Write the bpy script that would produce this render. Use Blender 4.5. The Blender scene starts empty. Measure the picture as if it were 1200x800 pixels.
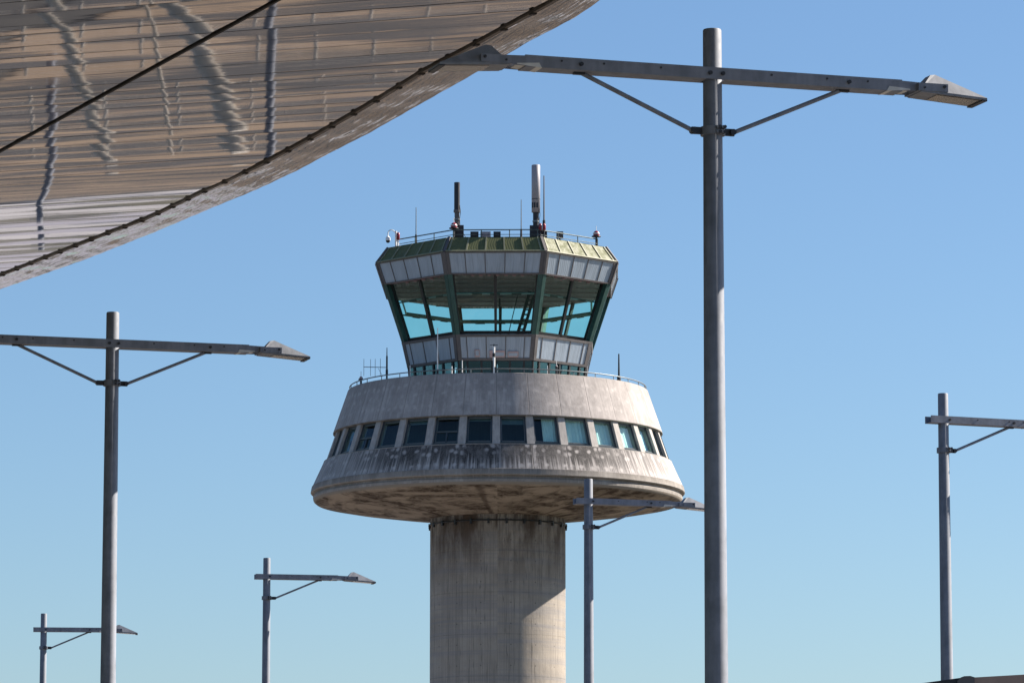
import bpy, math, random
from mathutils import Vector, Matrix
random.seed(7)
PI = math.pi
R_ = math.radians
sc = bpy.context.scene
col = sc.collection

# ---------------------------------------------------------------- camera
FPX = 5000.0; PITCH = R_(8.0); CZ = 1.7
cam_d = bpy.data.cameras.new('camera'); cam = bpy.data.objects.new('camera', cam_d); col.objects.link(cam)
cam.location = (0, 0, CZ); cam.rotation_euler = (PI/2 + PITCH, 0, 0)
cam_d.sensor_width = 36; cam_d.lens = FPX/1200*36; cam_d.clip_start = 0.5; cam_d.clip_end = 20000
sc.camera = cam

def ray(x, y):
    u = (400-y)/FPX
    return Vector(((x-600)/FPX, math.cos(PITCH)-u*math.sin(PITCH), math.sin(PITCH)+u*math.cos(PITCH)))
def at(x, y, Y):                       # surveyed point seen at (x, y), Y metres away
    d = ray(x, y); return Vector((0, 0, CZ)) + d*(Y/d.y)
def atz(x, y, z):
    d = ray(x, y); return Vector((0, 0, CZ)) + d*((z-CZ)/d.z)

# ---------------------------------------------------------------- helpers
class MB:
    def __init__(s): s.v = []; s.f = []; s.uv = []; s.smooth = []; s.mi = []
    def face(s, pts, uv=None, smooth=False, mi=0):
        b = len(s.v); s.v += [tuple(p) for p in pts]; s.f.append(list(range(b, b+len(pts))))
        s.uv += uv if uv else [(0, 0)]*len(pts); s.smooth.append(smooth); s.mi.append(mi)
    def grid(s, pts, uvs=None, smooth=True, closed=False, flip=False, mi=0):
        n = len(pts); m = len(pts[0]); b = len(s.v)
        for r in pts: s.v += [tuple(p) for p in r]
        for i in range(n-1):
            for j in range(m if closed else m-1):
                j2 = (j+1) % m
                q = [(i, j), (i, j2), (i+1, j2), (i+1, j)]
                if flip: q = q[::-1]
                s.f.append([b+a*m+c for a, c in q])
                if uvs: s.uv += [uvs[a][c] for a, c in q]
                else: s.uv += [(0, 0)]*4
                s.smooth.append(smooth); s.mi.append(mi)
    def hexa(s, c, mi=0):              # 8 corners: bottom ring 0-3, top ring 4-7
        for q in ((3, 2, 1, 0), (4, 5, 6, 7), (0, 1, 5, 4), (1, 2, 6, 5), (2, 3, 7, 6), (3, 0, 4, 7)):
            s.face([c[i] for i in q], mi=mi)
    def box(s, cx, cy, cz, sx, sy, sz, rz=0, mi=0):
        c = []
        for dz in (-1, 1):
            for dx, dy in ((-1, -1), (1, -1), (1, 1), (-1, 1)):
                x, y = dx*sx/2, dy*sy/2
                c.append((cx+x*math.cos(rz)-y*math.sin(rz), cy+x*math.sin(rz)+y*math.cos(rz), cz+dz*sz/2))
        s.hexa(c, mi)
    def bar(s, a, b, w, h, up=Vector((0, 0, 1)), mi=0):
        a = Vector(a); b = Vector(b); d = (b-a).normalized()
        side = d.cross(up)
        if side.length < 1e-4: side = d.cross(Vector((1, 0, 0)))
        side.normalize(); u = side.cross(d).normalized()
        c = [a-side*w/2-u*h/2, b-side*w/2-u*h/2, b+side*w/2-u*h/2, a+side*w/2-u*h/2,
             a-side*w/2+u*h/2, b-side*w/2+u*h/2, b+side*w/2+u*h/2, a+side*w/2+u*h/2]
        s.hexa(c, mi)
    def tube(s, a, b, r0, r1=None, n=12, caps=True, mi=0):
        r1 = r0 if r1 is None else r1
        a = Vector(a); b = Vector(b); d = (b-a).normalized()
        x = d.cross(Vector((0, 0, 1)))
        if x.length < 1e-3: x = Vector((1, 0, 0))
        x.normalize(); y = d.cross(x)
        ra = [a+(x*math.cos(2*PI*i/n)+y*math.sin(2*PI*i/n))*r0 for i in range(n)]
        rb = [b+(x*math.cos(2*PI*i/n)+y*math.sin(2*PI*i/n))*r1 for i in range(n)]
        s.grid([ra, rb], closed=True, mi=mi, flip=True)
        if caps: s.face(ra, mi=mi); s.face(rb[::-1], mi=mi)
    def path(s, pts, r, n=8, mi=0):
        for a, b in zip(pts[:-1], pts[1:]): s.tube(a, b, r, n=n, mi=mi)
    def lathe(s, c, prof, n=24, smooth=True, mi=0):
        c = Vector(c)
        s.grid([[c+Vector((r*math.cos(2*PI*i/n), r*math.sin(2*PI*i/n), z)) for i in range(n)] for r, z in prof], closed=True, smooth=smooth, mi=mi)
    def build(s, name, mat, parent=None, weld=False):
        me = bpy.data.meshes.new(name); me.from_pydata(s.v, [], s.f)
        uvl = me.uv_layers.new(name='UVMap')
        flat = [c for uv in s.uv for c in uv]; uvl.data.foreach_set('uv', flat)
        me.polygons.foreach_set('use_smooth', s.smooth); me.polygons.foreach_set('material_index', s.mi)
        for m in (mat if isinstance(mat, (list, tuple)) else [mat]): me.materials.append(m)
        me.update()
        o = bpy.data.objects.new(name, me); col.objects.link(o)
        if parent: o.parent = parent
        return o
def tag(o, label=None, cat=None, group=None, kind=None):
    if label: o['label'] = label
    if cat: o['category'] = cat
    if group: o['group'] = group
    if kind: o['kind'] = kind
    return o
def empty(name, loc=(0, 0, 0), rz=0):
    o = bpy.data.objects.new(name, None); o.empty_display_size = .3; col.objects.link(o)
    o.location = loc; o.rotation_euler = (0, 0, rz); return o
def kids(o): return [c for c in bpy.data.objects if c.parent == o]
def copy_tree(o, parent=None):
    c = o.copy(); col.objects.link(c)
    if parent: c.parent = parent
    for ch in kids(o): copy_tree(ch, c)
    return c

# ---------------------------------------------------------------- materials
class NT:
    def __init__(s, name):
        s.m = bpy.data.materials.new(name); s.m.use_nodes = True; s.t = s.m.node_tree; s.t.nodes.clear()
        s.out = s.t.nodes.new('ShaderNodeOutputMaterial')
    def n(s, typ, **kw):
        nd = s.t.nodes.new(typ)
        for k, v in kw.items():
            if k.startswith('i_'):
                key = k[2:]
                key = int(key) if key.isdigit() else key.replace('_', ' ')
                s.put(nd.inputs[key], v)
            else: setattr(nd, k, v)
        return nd
    def put(s, inp, v):
        if isinstance(v, bpy.types.NodeSocket): s.t.links.new(v, inp)
        elif isinstance(v, bpy.types.Node): s.t.links.new(v.outputs[0], inp)
        else:
            if isinstance(v, (tuple, list)) and len(v) == 3 and inp.type == 'RGBA': v = (*v, 1)
            inp.default_value = v
    def math(s, op, a, b=None, c=None, clamp=False):
        nd = s.t.nodes.new('ShaderNodeMath'); nd.operation = op; nd.use_clamp = clamp
        s.put(nd.inputs[0], a)
        if b is not None: s.put(nd.inputs[1], b)
        if c is not None: s.put(nd.inputs[2], c)
        return nd.outputs[0]
    def noise(s, vec, scale, detail=4, rough=.55, dist=0):
        return s.n('ShaderNodeTexNoise', i_Vector=vec, i_Scale=scale, i_Detail=detail, i_Roughness=rough, i_Distortion=dist).outputs['Fac']
    def mapv(s, vec, scale=(1, 1, 1), loc=(0, 0, 0), rot=(0, 0, 0)):
        return s.n('ShaderNodeMapping', i_Vector=vec, i_Scale=scale, i_Location=loc, i_Rotation=rot).outputs[0]
    def ramp(s, f, a, b, lo=0., hi=1.):
        nd = s.n('ShaderNodeMapRange', i_Value=f); nd.interpolation_type = 'SMOOTHSTEP'
        nd.inputs['From Min'].default_value = a; nd.inputs['From Max'].default_value = b
        nd.inputs['To Min'].default_value = lo; nd.inputs['To Max'].default_value = hi
        return nd.outputs[0]
    def mix(s, f, a, b, mode='MIX'):
        nd = s.t.nodes.new('ShaderNodeMix'); nd.data_type = 'RGBA'; nd.blend_type = mode
        s.put(nd.inputs[0], f); s.put(nd.inputs[6], a); s.put(nd.inputs[7], b); return nd.outputs[2]
    def bsdf(s, color, rough=.6, metal=0., bump=None, bstr=.2, bdist=.02, spec=.5, **kw):
        b = s.n('ShaderNodeBsdfPrincipled'); s.put(b.inputs['Base Color'], color)
        s.put(b.inputs['Roughness'], rough); s.put(b.inputs['Metallic'], metal)
        s.put(b.inputs['Specular IOR Level'], spec)
        if bump is not None:
            bp = s.n('ShaderNodeBump', i_Height=bump, i_Strength=bstr, i_Distance=bdist); s.put(b.inputs['Normal'], bp.outputs[0])
        s.t.links.new(b.outputs[0], s.out.inputs[0]); return b
def coords(t, kind='Object'):
    return t.n('ShaderNodeTexCoord').outputs[kind]

def m_plain(name, c, rough=.5, metal=0., var=.12, scale=3.0, dirt=None, spec=.5):
    t = NT(name); v = coords(t)
    n1 = t.noise(v, scale, 5); n2 = t.noise(t.mapv(v, (6, 6, .6)), 1.5, 4)
    f = t.math('ADD', t.math('MULTIPLY', n1, .5), t.math('MULTIPLY', n2, .5))
    lo = tuple(x*(1-var*1.6) for x in c) if dirt is None else dirt
    cc = t.mix(t.ramp(f, .3, .7), lo, tuple(min(1, x*(1+var)) for x in c))
    t.bsdf(cc, t.ramp(n1, .3, .7, rough*.85, min(1, rough*1.15)), metal, bump=n1, bstr=.08, spec=spec)
    return t.m

def m_cone(name, base, stain, panel, seams=True, streak=.5, spots=(), vtop=0., stain_len=1.2, stain_amt=1.):
    """weathered precast concrete; uv.x counts panels, uv.y is metres below the top edge"""
    t = NT(name); uv = coords(t, 'UV'); ob = coords(t)
    sep = t.n('ShaderNodeSeparateXYZ', i_0=uv); u, v = sep.outputs[0], sep.outputs[1]
    big = t.noise(ob, .55, 4); mid = t.noise(ob, 3.2, 6, .65); fine = t.noise(ob, 22, 4, .6)
    st = t.noise(t.mapv(uv, (9, .28, 1)), 1.0, 5, .65)
    st2 = t.noise(t.mapv(uv, (27, .35, 1), loc=(3, 7, 0)), 1.0, 4, .6)
    c = t.mix(t.ramp(big, .3, .72), tuple(x*.82 for x in base), tuple(min(1, x*1.1) for x in base))
    c = t.mix(t.ramp(mid, .35, .75, 0, .55), c, tuple(x*.68 for x in base))
    c = t.mix(t.ramp(st, .46, .66, 0, .55), c, tuple(min(1, x*1.5) for x in base))
    # each panel a slightly different cast
    wn = t.n('ShaderNodeTexWhiteNoise', noise_dimensions='1D', i_W=t.math('FLOOR', u)).outputs[0]
    c = t.mix(t.math('MULTIPLY', wn, .3), c, tuple(x*.8 for x in base))
    # run-off stains starting at the top edge
    down = t.ramp(v, vtop, vtop+stain_len, 1, 0)
    pn = t.noise(t.mapv(uv, (1.15, .1, 1), loc=(5.2, 1, 0)), 1.0, 2)
    if stain_amt > 1:                       # the weather side, facing the access road, is by far the dirtiest
        ud = t.math('ABSOLUTE', t.math('SUBTRACT', t.math('FRACT', t.math('ADD', t.math('MULTIPLY', t.math('ADD', u, .8), 1/32.), .5)), .5))
        side = t.ramp(ud, .06, .24, 1, .25)
        runs = t.noise(t.mapv(uv, (7.5, .10, 1), loc=(2, 3, 0)), 1, 6, .7)
        ends = t.noise(t.mapv(uv, (11, .02, 1), loc=(8, 1, 0)), 1, 3, .7)
        pat = t.noise(t.mapv(uv, (.8, .15, 1), loc=(1.7, 6, 0)), 1, 2)
        pk1 = t.ramp(t.math('ABSOLUTE', t.math('SUBTRACT', u, 30.5)), .35, .6, .12, 0)
        pk2 = t.ramp(t.math('ABSOLUTE', t.math('SUBTRACT', u, 1.45)), .3, .8, .10, 0)
        pk3 = t.ramp(t.math('ABSOLUTE', t.math('SUBTRACT', u, 28.2)), .3, .7, .07, 0)
        side = t.math('ADD', side, t.math('ADD', pk1, t.math('ADD', pk2, pk3)))
        runs = t.math('ADD', runs, t.math('ADD', t.math('ADD', pk1, t.ramp(ud, .03, .13, .06, 0)), t.math('ADD', pk2, pk3)))
        ln_ = t.ramp(ends, .3, .7, .8, 3.4)
        run = t.math('MULTIPLY', t.ramp(t.math('ADD', t.math('ADD', runs, t.math('MULTIPLY', side, .12)), t.math('MULTIPLY', t.math('SUBTRACT', pat, .5), .4)), .50, .62),
                     t.ramp(t.math('DIVIDE', v, ln_), .35, 1., 1, 0))
    s = t.math('MULTIPLY', t.ramp(t.math('ADD', st, t.math('MULTIPLY', st2, .35)), .54, .70), t.math('MULTIPLY', down, t.ramp(pn, .38, .56, .15, 1)))
    c = t.mix(t.math('MULTIPLY', s, streak*min(1, stain_amt), clamp=True), c, stain) if stain_amt <= 1 else t.mix(t.math('MULTIPLY', t.math('MULTIPLY', run, side), .93, clamp=True), c, stain)
    fu = t.math('FRACT', u)
    if spots:
        best = None
        for (pu, pv) in spots:
            jx = t.math('MULTIPLY', t.math('SUBTRACT', t.noise(t.mapv(uv, (.9, .9, 1), loc=(pu*9, pv*3, 0)), 1, 1), .5), .28 if stain_amt > 1 else .4)
            dx = t.math('MULTIPLY', t.math('ADD', t.math('SUBTRACT', fu, pu), jx), panel)
            dy = t.math('ADD', t.math('SUBTRACT', v, pv), jx)
            d = t.math('SQRT', t.math('ADD', t.math('MULTIPLY', dx, dx), t.math('MULTIPLY', dy, dy)))
            best = d if best is None else t.math('MINIMUM', best, d)
        d = t.math('ADD', best, t.math('MULTIPLY', t.math('SUBTRACT', mid, .5), .16 if stain_amt > 1 else .3))
        sp = t.math('MULTIPLY', t.ramp(d, .05, .19, .62 if stain_amt > 1 else .5, 0), t.ramp(t.noise(ob, 1.1, 3), .38, .56, .12, 1))
        c = t.mix(sp, c, tuple(min(1, x*1.45) for x in base))
    cl_ = t.noise(t.mapv(uv, (2.6, .8, 1), loc=(1, 4, 0)), 1, 6, .7)
    c = t.mix(t.ramp(cl_, .46, .68, 0, .55), c, tuple(x*.52 for x in base))
    c = t.mix(t.ramp(cl_, .48, .3, 0, .25), c, tuple(min(1, x*1.35) for x in base))
    hgt = t.math('ADD', mid, t.math('MULTIPLY', fine, .5))
    if seams:
        e = t.math('MINIMUM', fu, t.math('SUBTRACT', 1, fu))
        sm = t.ramp(t.math('MULTIPLY', e, panel), .012, .03, 1, 0)
        c = t.mix(t.math('MULTIPLY', sm, .5), c, tuple(x*.3 for x in base))
        hgt = t.math('SUBTRACT', hgt, t.math('MULTIPLY', sm, .8))
    c = t.mix(t.ramp(fine, .3, .7, 0, .25), c, tuple(x*.8 for x in base))
    t.bsdf(c, .85, bump=hgt, bstr=.45, bdist=.03, spec=.25)
    return t.m

def m_shaft():
    t = NT('shaft_concrete'); uv = coords(t, 'UV'); ob = coords(t)
    sep = t.n('ShaderNodeSeparateXYZ', i_0=uv); u, v = sep.outputs[0], sep.outputs[1]
    base = (.37, .325, .275)
    big = t.noise(t.mapv(uv, (.35, .5, 1)), 1, 4); mid = t.noise(ob, 2.6, 6, .65)
    c = t.mix(t.ramp(big, .3, .7), tuple(x*.86 for x in base), tuple(x*1.06 for x in base))
    c = t.mix(t.ramp(mid, .4, .75, 0, .4), c, tuple(x*.75 for x in base))
    # board marks: narrow vertical lines, irregular
    b1 = t.noise(t.mapv(uv, (7.5, .02, 1)), 1, 3, .7)
    b2 = t.noise(t.mapv(uv, (2.2, .06, 1), loc=(4, 2, 0)), 1, 3, .7)
    ln = t.ramp(t.math('ABSOLUTE', t.math('SUBTRACT', b1, .5)), .0, .028, 1, 0)
    ln2 = t.ramp(t.math('ABSOLUTE', t.math('SUBTRACT', b2, .5)), .0, .012, 1, 0)
    c = t.mix(t.math('MULTIPLY', ln, .55), c, tuple(x*.45 for x in base))
    c = t.mix(t.math('MULTIPLY', ln2, .7), c, tuple(x*.35 for x in base))
    # pour lifts
    lift = t.noise(t.mapv(uv, (.05, 1.6, 1)), 1, 4, .7)
    c = t.mix(t.ramp(lift, .45, .62, 0, .5), c, (.23, .225, .235))
    fv = t.math('FRACT', t.math('DIVIDE', v, 2.42)); ev = t.math('MINIMUM', fv, t.math('SUBTRACT', 1, fv))
    lj = t.math('MULTIPLY', t.ramp(ev, .004, .012, 1, 0), t.ramp(mid, .3, .6))
    c = t.mix(t.math('MULTIPLY', lj, .35), c, (.09, .08, .07))
    fr_ = t.math('FRACT', t.math('DIVIDE', u, 1.55)); tx = t.math('MULTIPLY', t.math('SUBTRACT', fr_, .5), 1.55)
    ty = t.math('MULTIPLY', t.math('SUBTRACT', t.math('FRACT', t.math('DIVIDE', v, 1.21)), .5), 1.21)
    td = t.math('SQRT', t.math('ADD', t.math('MULTIPLY', tx, tx), t.math('MULTIPLY', ty, ty)))
    c = t.mix(t.ramp(td, .03, .05, .55, 0), c, (.05, .045, .04))
    # brown run-off from the top
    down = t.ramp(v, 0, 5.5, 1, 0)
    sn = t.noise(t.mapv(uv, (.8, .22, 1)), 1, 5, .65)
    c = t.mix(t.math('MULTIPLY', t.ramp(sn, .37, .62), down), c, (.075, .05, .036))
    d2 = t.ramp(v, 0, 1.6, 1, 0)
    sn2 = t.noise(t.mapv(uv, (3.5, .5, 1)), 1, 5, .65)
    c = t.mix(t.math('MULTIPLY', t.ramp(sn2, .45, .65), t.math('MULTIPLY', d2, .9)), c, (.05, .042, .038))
    t.bsdf(c, .88, bump=t.math('SUBTRACT', t.math('ADD', mid, t.math('MULTIPLY', lift, .6)), t.math('MULTIPLY', ln, .5)), bstr=.5, bdist=.03, spec=.2)
    return t.m

def m_under():
    t = NT('stained_soffit_concrete'); uv = coords(t, 'UV'); ob = coords(t)   # uv.x panels, uv.y radius
    n1 = t.noise(t.mapv(uv, (.45, .6, 1)), 1, 6, .65, .9); n2 = t.noise(t.mapv(uv, (2.0, .35, 1)), 1.0, 5, .65)
    n3 = t.noise(ob, 1.6, 6, .65, .5)
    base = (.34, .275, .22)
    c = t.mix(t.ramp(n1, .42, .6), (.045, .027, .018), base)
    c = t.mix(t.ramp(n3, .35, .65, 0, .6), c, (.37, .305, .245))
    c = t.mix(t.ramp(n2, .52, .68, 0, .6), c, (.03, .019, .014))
    sep = t.n('ShaderNodeSeparateXYZ', i_0=uv)
    fu = t.math('FRACT', t.math('MULTIPLY', t.math('ADD', sep.outputs[0], .5), .25))
    e = t.math('MINIMUM', fu, t.math('SUBTRACT', 1, fu))
    sm = t.ramp(t.math('ADD', e, t.math('MULTIPLY', t.math('SUBTRACT', n3, .5), .06)), .01, .045, 1, 0)
    c = t.mix(t.math('MULTIPLY', sm, .6), c, (.05, .03, .022))
    rim = t.ramp(sep.outputs[1], 10.68, 10.79)
    c = t.mix(rim, c, (.27, .23, .19))
    t.bsdf(c, .9, bump=n3, bstr=.4, bdist=.03, spec=.2)
    return t.m

def m_panel(name, c, rib=True, rough=.45, metal=.3):
    t = NT(name); uv = coords(t, 'UV'); ob = coords(t)
    sep = t.n('ShaderNodeSeparateXYZ', i_0=uv)
    n = t.noise(t.mapv(uv, (3, .6, 1)), 1, 5); n2 = t.noise(ob, 3, 5)
    wn = t.n('ShaderNodeTexWhiteNoise', noise_dimensions='1D', i_W=t.math('FLOOR', t.math('MULTIPLY', sep.outputs[0], 1))).outputs[0]
    cc = t.mix(t.ramp(n, .35, .7, 0, .6), c, tuple(x*.68 for x in c))
    cc = t.mix(t.math('MULTIPLY', wn, .35), cc, tuple(x*.72 for x in c))
    st = t.math('MULTIPLY', t.ramp(t.noise(t.mapv(uv, (14, .4, 1)), 1, 4), .5, .68), .4)
    cc = t.mix(st, cc, tuple(x*.5 for x in (c[0], c[1]*.95, c[2]*.88)))
    w = t.math('SINE', t.math('MULTIPLY', sep.outputs[0], 2*PI*8))
    t.bsdf(cc, t.ramp(n2, .3, .7, rough*.8, rough*1.2), metal, bump=t.math('ADD', t.math('MULTIPLY', w, .5 if rib else 0), t.math('MULTIPLY', n2, .2)), bstr=.25, bdist=.012)
    return t.m

def m_glass(name, tint, refl=(.9, .95, 1), rough=.01, ior=1.5, wob=.02):
    t = NT(name); ob = coords(t)
    bp = t.n('ShaderNodeBump', i_Height=t.noise(ob, 1.1, 2), i_Strength=wob, i_Distance=.3)
    g = t.n('ShaderNodeBsdfGlossy', i_Color=refl, i_Roughness=rough, i_Normal=bp.outputs[0])
    n = t.noise(ob, 1.5, 4)
    tr = t.n('ShaderNodeBsdfTransparent', i_Color=t.mix(t.ramp(n, .3, .7, 0, .3), tint, tuple(x*.92 for x in tint)))
    geo = t.n('ShaderNodeNewGeometry')
    io = t.math('ADD', ior, t.math('MULTIPLY', geo.outputs['Backfacing'], 1/ior-ior))   # thin sheet: same reflection from both sides
    fr = t.n('ShaderNodeFresnel', i_IOR=io)
    mx = t.n('ShaderNodeMixShader', i_0=fr.outputs[0], i_1=tr.outputs[0], i_2=g.outputs[0])
    t.t.links.new(mx.outputs[0], t.out.inputs[0]); return t.m

def m_slat(name='mirror_slat', k=1.0, bs=.035):
    t = NT(name); uv = coords(t, 'UV'); ob = coords(t)
    n = t.noise(t.mapv(uv, (.35, 2.2, 1)), 1, 3, .5)
    n2 = t.noise(t.mapv(uv, (.12, .7, 1), loc=(9, 1, 0)), 1, 2, .5)
    wn = t.n('ShaderNodeTexWhiteNoise', noise_dimensions='1D', i_W=t.math('FLOOR', t.n('ShaderNodeSeparateXYZ', i_0=uv).outputs[1])).outputs[0]
    c = t.mix(wn, (.31*k, .295*k, .295*k), (.44*k, .415*k, .42*k))
    c = t.mix(t.ramp(t.noise(ob, .8, 5), .4, .7, 0, .3), c, (.27*k, .26*k, .25*k))
    h = t.math('ADD', t.math('MULTIPLY', n, .6), t.math('MULTIPLY', n2, 1.2))
    t.bsdf(c, .035, 1.0, bump=h, bstr=bs, bdist=.035)
    return t.m

def m_ground(name, a, b, sc_=.2, rough=.9, band=None):
    t = NT(name); ob = coords(t)
    n = t.noise(ob, sc_, 7, .6); n2 = t.noise(ob, sc_*9, 5, .6)
    c = t.mix(t.ramp(n, .35, .65), a, b)
    c = t.mix(t.ramp(n2, .4, .7, 0, .4), c, tuple(x*.75 for x in a))
    if band:                                # paving laid in bands of two stones across the walkway
        y = t.n('ShaderNodeSeparateXYZ', i_0=ob).outputs[1]; x = t.n('ShaderNodeSeparateXYZ', i_0=ob).outputs[0]
        q = t.math('ADD', t.math('MULTIPLY', y, .115), t.math('MULTIPLY', x, .02))
        w1 = t.math('SINE', t.math('MULTIPLY', q, 2*PI)); w2 = t.math('SINE', t.math('MULTIPLY', q, 2*PI*2.7))
        f = t.math('ADD', t.math('ADD', w1, t.math('MULTIPLY', w2, .8)), t.math('MULTIPLY', t.math('SUBTRACT', t.noise(t.mapv(ob, (.05, .22, 1)), 1, 3), .5), 5))
        c = t.mix(t.ramp(f, -.3, -.15), c, band)
    t.bsdf(c, rough, bump=n2, bstr=.3, spec=.2)
    return t.m

M = {}
M['pole'] = m_plain('galvanised_grey_paint', (.195, .212, .25), .65, .05, .2, 6)
M['arm'] = m_plain('grey_arm_paint', (.205, .22, .26), .6, .05, .18, 6)
M['dark_metal'] = m_plain('dark_metal', (.035, .035, .04), .5, .4)
M['lamp_case'] = m_plain('lamp_housing_paint', (.22, .23, .255), .6, .05, .15, 7)
M['plate'] = m_plain('lit_patch_pale', (.62, .60, .56), .5, .1)  # pale colour standing in for the lit patch on the lamp arms
M['lens'] = m_plain('lamp_lens', (.16, .14, .09), .15, .0, .3, 9)
M['shaft'] = m_shaft()
M['under'] = m_under()
M['parapet'] = m_cone('parapet_concrete', (.40, .362, .342), (.13, .11, .10), 1.85, True, .45,
                      [(.13, .62), (.38, .58), (.62, .66), (.88, .58), (.35, 1.2), (.8, 1.25), (.12, 1.9), (.37, 1.98), (.63, 1.9), (.87, 1.9)], 0, 2.0, .6)
M['skirt'] = m_cone('lower_cone_concrete', (.42, .385, .365), (.020, .018, .018), 2.06, True, 1.0,
                    [(.08, .15), (.92, .15), (.3, .38), (.72, .4), (.07, .62), (.93, .6), (.1, 1.4), (.35, 1.35), (.66, 1.42), (.9, 1.38)], .2, 2.6, 1.5)
M['rimc'] = m_cone('rim_concrete', (.33, .30, .27), (.08, .065, .055), 2.06, False, .6, [], 0, .6)
M['pillar'] = m_plain('pillar_concrete', (.40, .37, .345), .85, 0, .15, 2, spec=.2)
M['drum_frame'] = m_plain('dark_window_frame', (.06, .075, .085), .45, .3)
M['drum_glass'] = m_glass('drum_glass', (.74, .95, .94), (.72, .9, 1.0), .02, 1.55)
M['cab_glass'] = m_glass('cab_glass', (.75, 1.0, .93), (.8, 1, 1), .01, 1.4)
M['low_glass'] = m_glass('gallery_glass', (.28, .52, .68), (.28, .62, .85), .02, 2.5)
M['curtain'] = m_plain('white_curtain', (.84, .86, .82), .9, 0, .06, 2, spec=.1)
M['frame_edge'] = m_plain('frame_edge', (.16, .17, .18), .5, .3)
M['blind'] = m_plain('roller_blind', (.10, .12, .13), .8, 0, .1, 4)
M['inside'] = m_plain('interior_dark', (.05, .055, .06), .8, 0)
M['ceiling'] = m_plain('interior_ceiling', (.33, .22, .25), .7, 0)
M['panel'] = m_panel('grey_cladding', (.37, .44, .52), True, .45, .15)
M['green'] = m_panel('green_cladding', (.115, .125, .045), True, .65, .0)
M['green_seam'] = m_plain('pale_green_seam', (.22, .22, .14), .6, 0)
M['trim'] = m_plain('brown_grey_trim', (.115, .105, .105), .6, .1)
M['mullion'] = m_plain('teal_mullion', (.03, .085, .075), .45, .2, .15)
M['black'] = m_plain('black_gasket', (.018, .02, .022), .5, .1)
M['white'] = m_plain('white_paint', (.75, .75, .74), .45, 0, .05)
M['red'] = m_plain('red_lens', (.26, .018, .03), .25, 0)
M['radome'] = m_plain('radome_grey', (.33, .31, .33), .5, 0, .06)
M['pink'] = m_plain('faded_plate', (.42, .30, .29), .6, 0)
M['rail_teal'] = m_plain('teal_rail', (.06, .17, .18), .5, .1)
M['rail'] = m_plain('rail_metal', (.19, .21, .22), .45, .5)
M['railt'] = m_plain('roof_rail_paint', (.06, .09, .09), .5, .2)
M['slat'] = m_slat(); M['edge'] = m_slat('mirror_edge', .56, 1.0)
M['joint'] = m_plain('dark_joint', (.02, .016, .014), .7, .1)
M['seam'] = m_plain('bronze_seam', (.10, .075, .055), .5, .4)
M['roofskin'] = m_plain('roof_sheet', (.5, .5, .5), .5, .4)
M['brownroof'] = m_plain('brown_roof_sheet', (.34, .235, .19), .6, .1)
M['steel'] = m_plain('pale_steel', (.62, .57, .50), .5, .1)

# ---------------------------------------------------------------- world, sun
SUN_EL = 35.7; SUN_AZ = 70.0     # azimuth clockwise from +Y
w = bpy.data.worlds.new('World'); sc.world = w; w.use_nodes = True
nt = w.node_tree; nt.nodes.clear()
sky = nt.nodes.new('ShaderNodeTexSky'); sky.sky_type = 'NISHITA'; sky.sun_disc = False
sky.sun_elevation = R_(SUN_EL); sky.sun_rotation = R_(SUN_AZ); sky.altitude = 0
sky.air_density = .95; sky.dust_density = .55; sky.ozone_density = 5.6
bg = nt.nodes.new('ShaderNodeBackground'); bg.inputs[1].default_value = .0535
wo = nt.nodes.new('ShaderNodeOutputWorld')
mxs = nt.nodes.new('ShaderNodeMix'); mxs.data_type = 'RGBA'; mxs.blend_type = 'MULTIPLY'; mxs.inputs[0].default_value = 1
mxs.inputs[7].default_value = (.95, .99, 1, 1); nt.links.new(sky.outputs[0], mxs.inputs[6]); nt.links.new(mxs.outputs[2], bg.inputs[0]); nt.links.new(bg.outputs[0], wo.inputs[0])
sd = bpy.data.lights.new('sun', 'SUN'); sd.energy = 5.0; sd.angle = R_(.5); sd.color = (1, .915, .81)
so = bpy.data.objects.new('sun', sd); col.objects.link(so)
sdir = Vector((math.sin(R_(SUN_AZ))*math.cos(R_(SUN_EL)), math.cos(R_(SUN_AZ))*math.cos(R_(SUN_EL)), math.sin(R_(SUN_EL))))
so.rotation_euler = sdir.to_track_quat('Z', 'Y').to_euler(); so.location = (60, 20, 80)
sc.view_settings.view_transform = 'Standard'; sc.view_settings.look = 'None'
sc.view_settings.exposure = 1.3; sc.view_settings.gamma = 1.0

# ---------------------------------------------------------------- ground and roads
RU = Vector((math.sin(R_(-23)), math.cos(R_(-23)), 0)); RV = Vector((math.cos(R_(-23)), -math.sin(R_(-23)), 0))
def strip(name, v0, v1, z0, z1, mat, u0=-150, u1=700):
    m = MB()
    c = [RU*u0+RV*v0, RU*u0+RV*v1, RU*u1+RV*v1, RU*u1+RV*v0]
    if z1-z0 < .02: m.face([p+Vector((0, 0, z1)) for p in c])
    else: m.hexa([p+Vector((0, 0, z0)) for p in c]+[p+Vector((0, 0, z1)) for p in c])
    return tag(m.build(name, mat), kind='structure')
g = MB(); g.face([(-9000, -9000, 0), (9000, -9000, 0), (9000, 9000, 0), (-9000, 9000, 0)])
tag(g.build('ground', m_ground('ground_mix', (.055, .055, .04), (.10, .09, .065), .05)), kind='structure')
asph = m_ground('asphalt', (.05, .05, .052), (.07, .068, .066), .4)
pav = m_ground('pavement_concrete', (.30, .27, .24), (.36, .32, .28), .5)
brn = m_ground('brown_paving', (.22, .165, .12), (.28, .21, .15), .3, band=(.055, .056, .06))
pale = m_ground('pale_apron', (.32, .31, .32), (.38, .37, .38), .1)
strip('drop_off_road', 6, 17.6, 0, .004, asph)
strip('pavement', 17.6, 21.2, 0, .13, pav)
strip('road', 21.2, 34.2, 0, .004, asph)
strip('pavement', 34.2, 62, 0, .13, brn)
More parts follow.
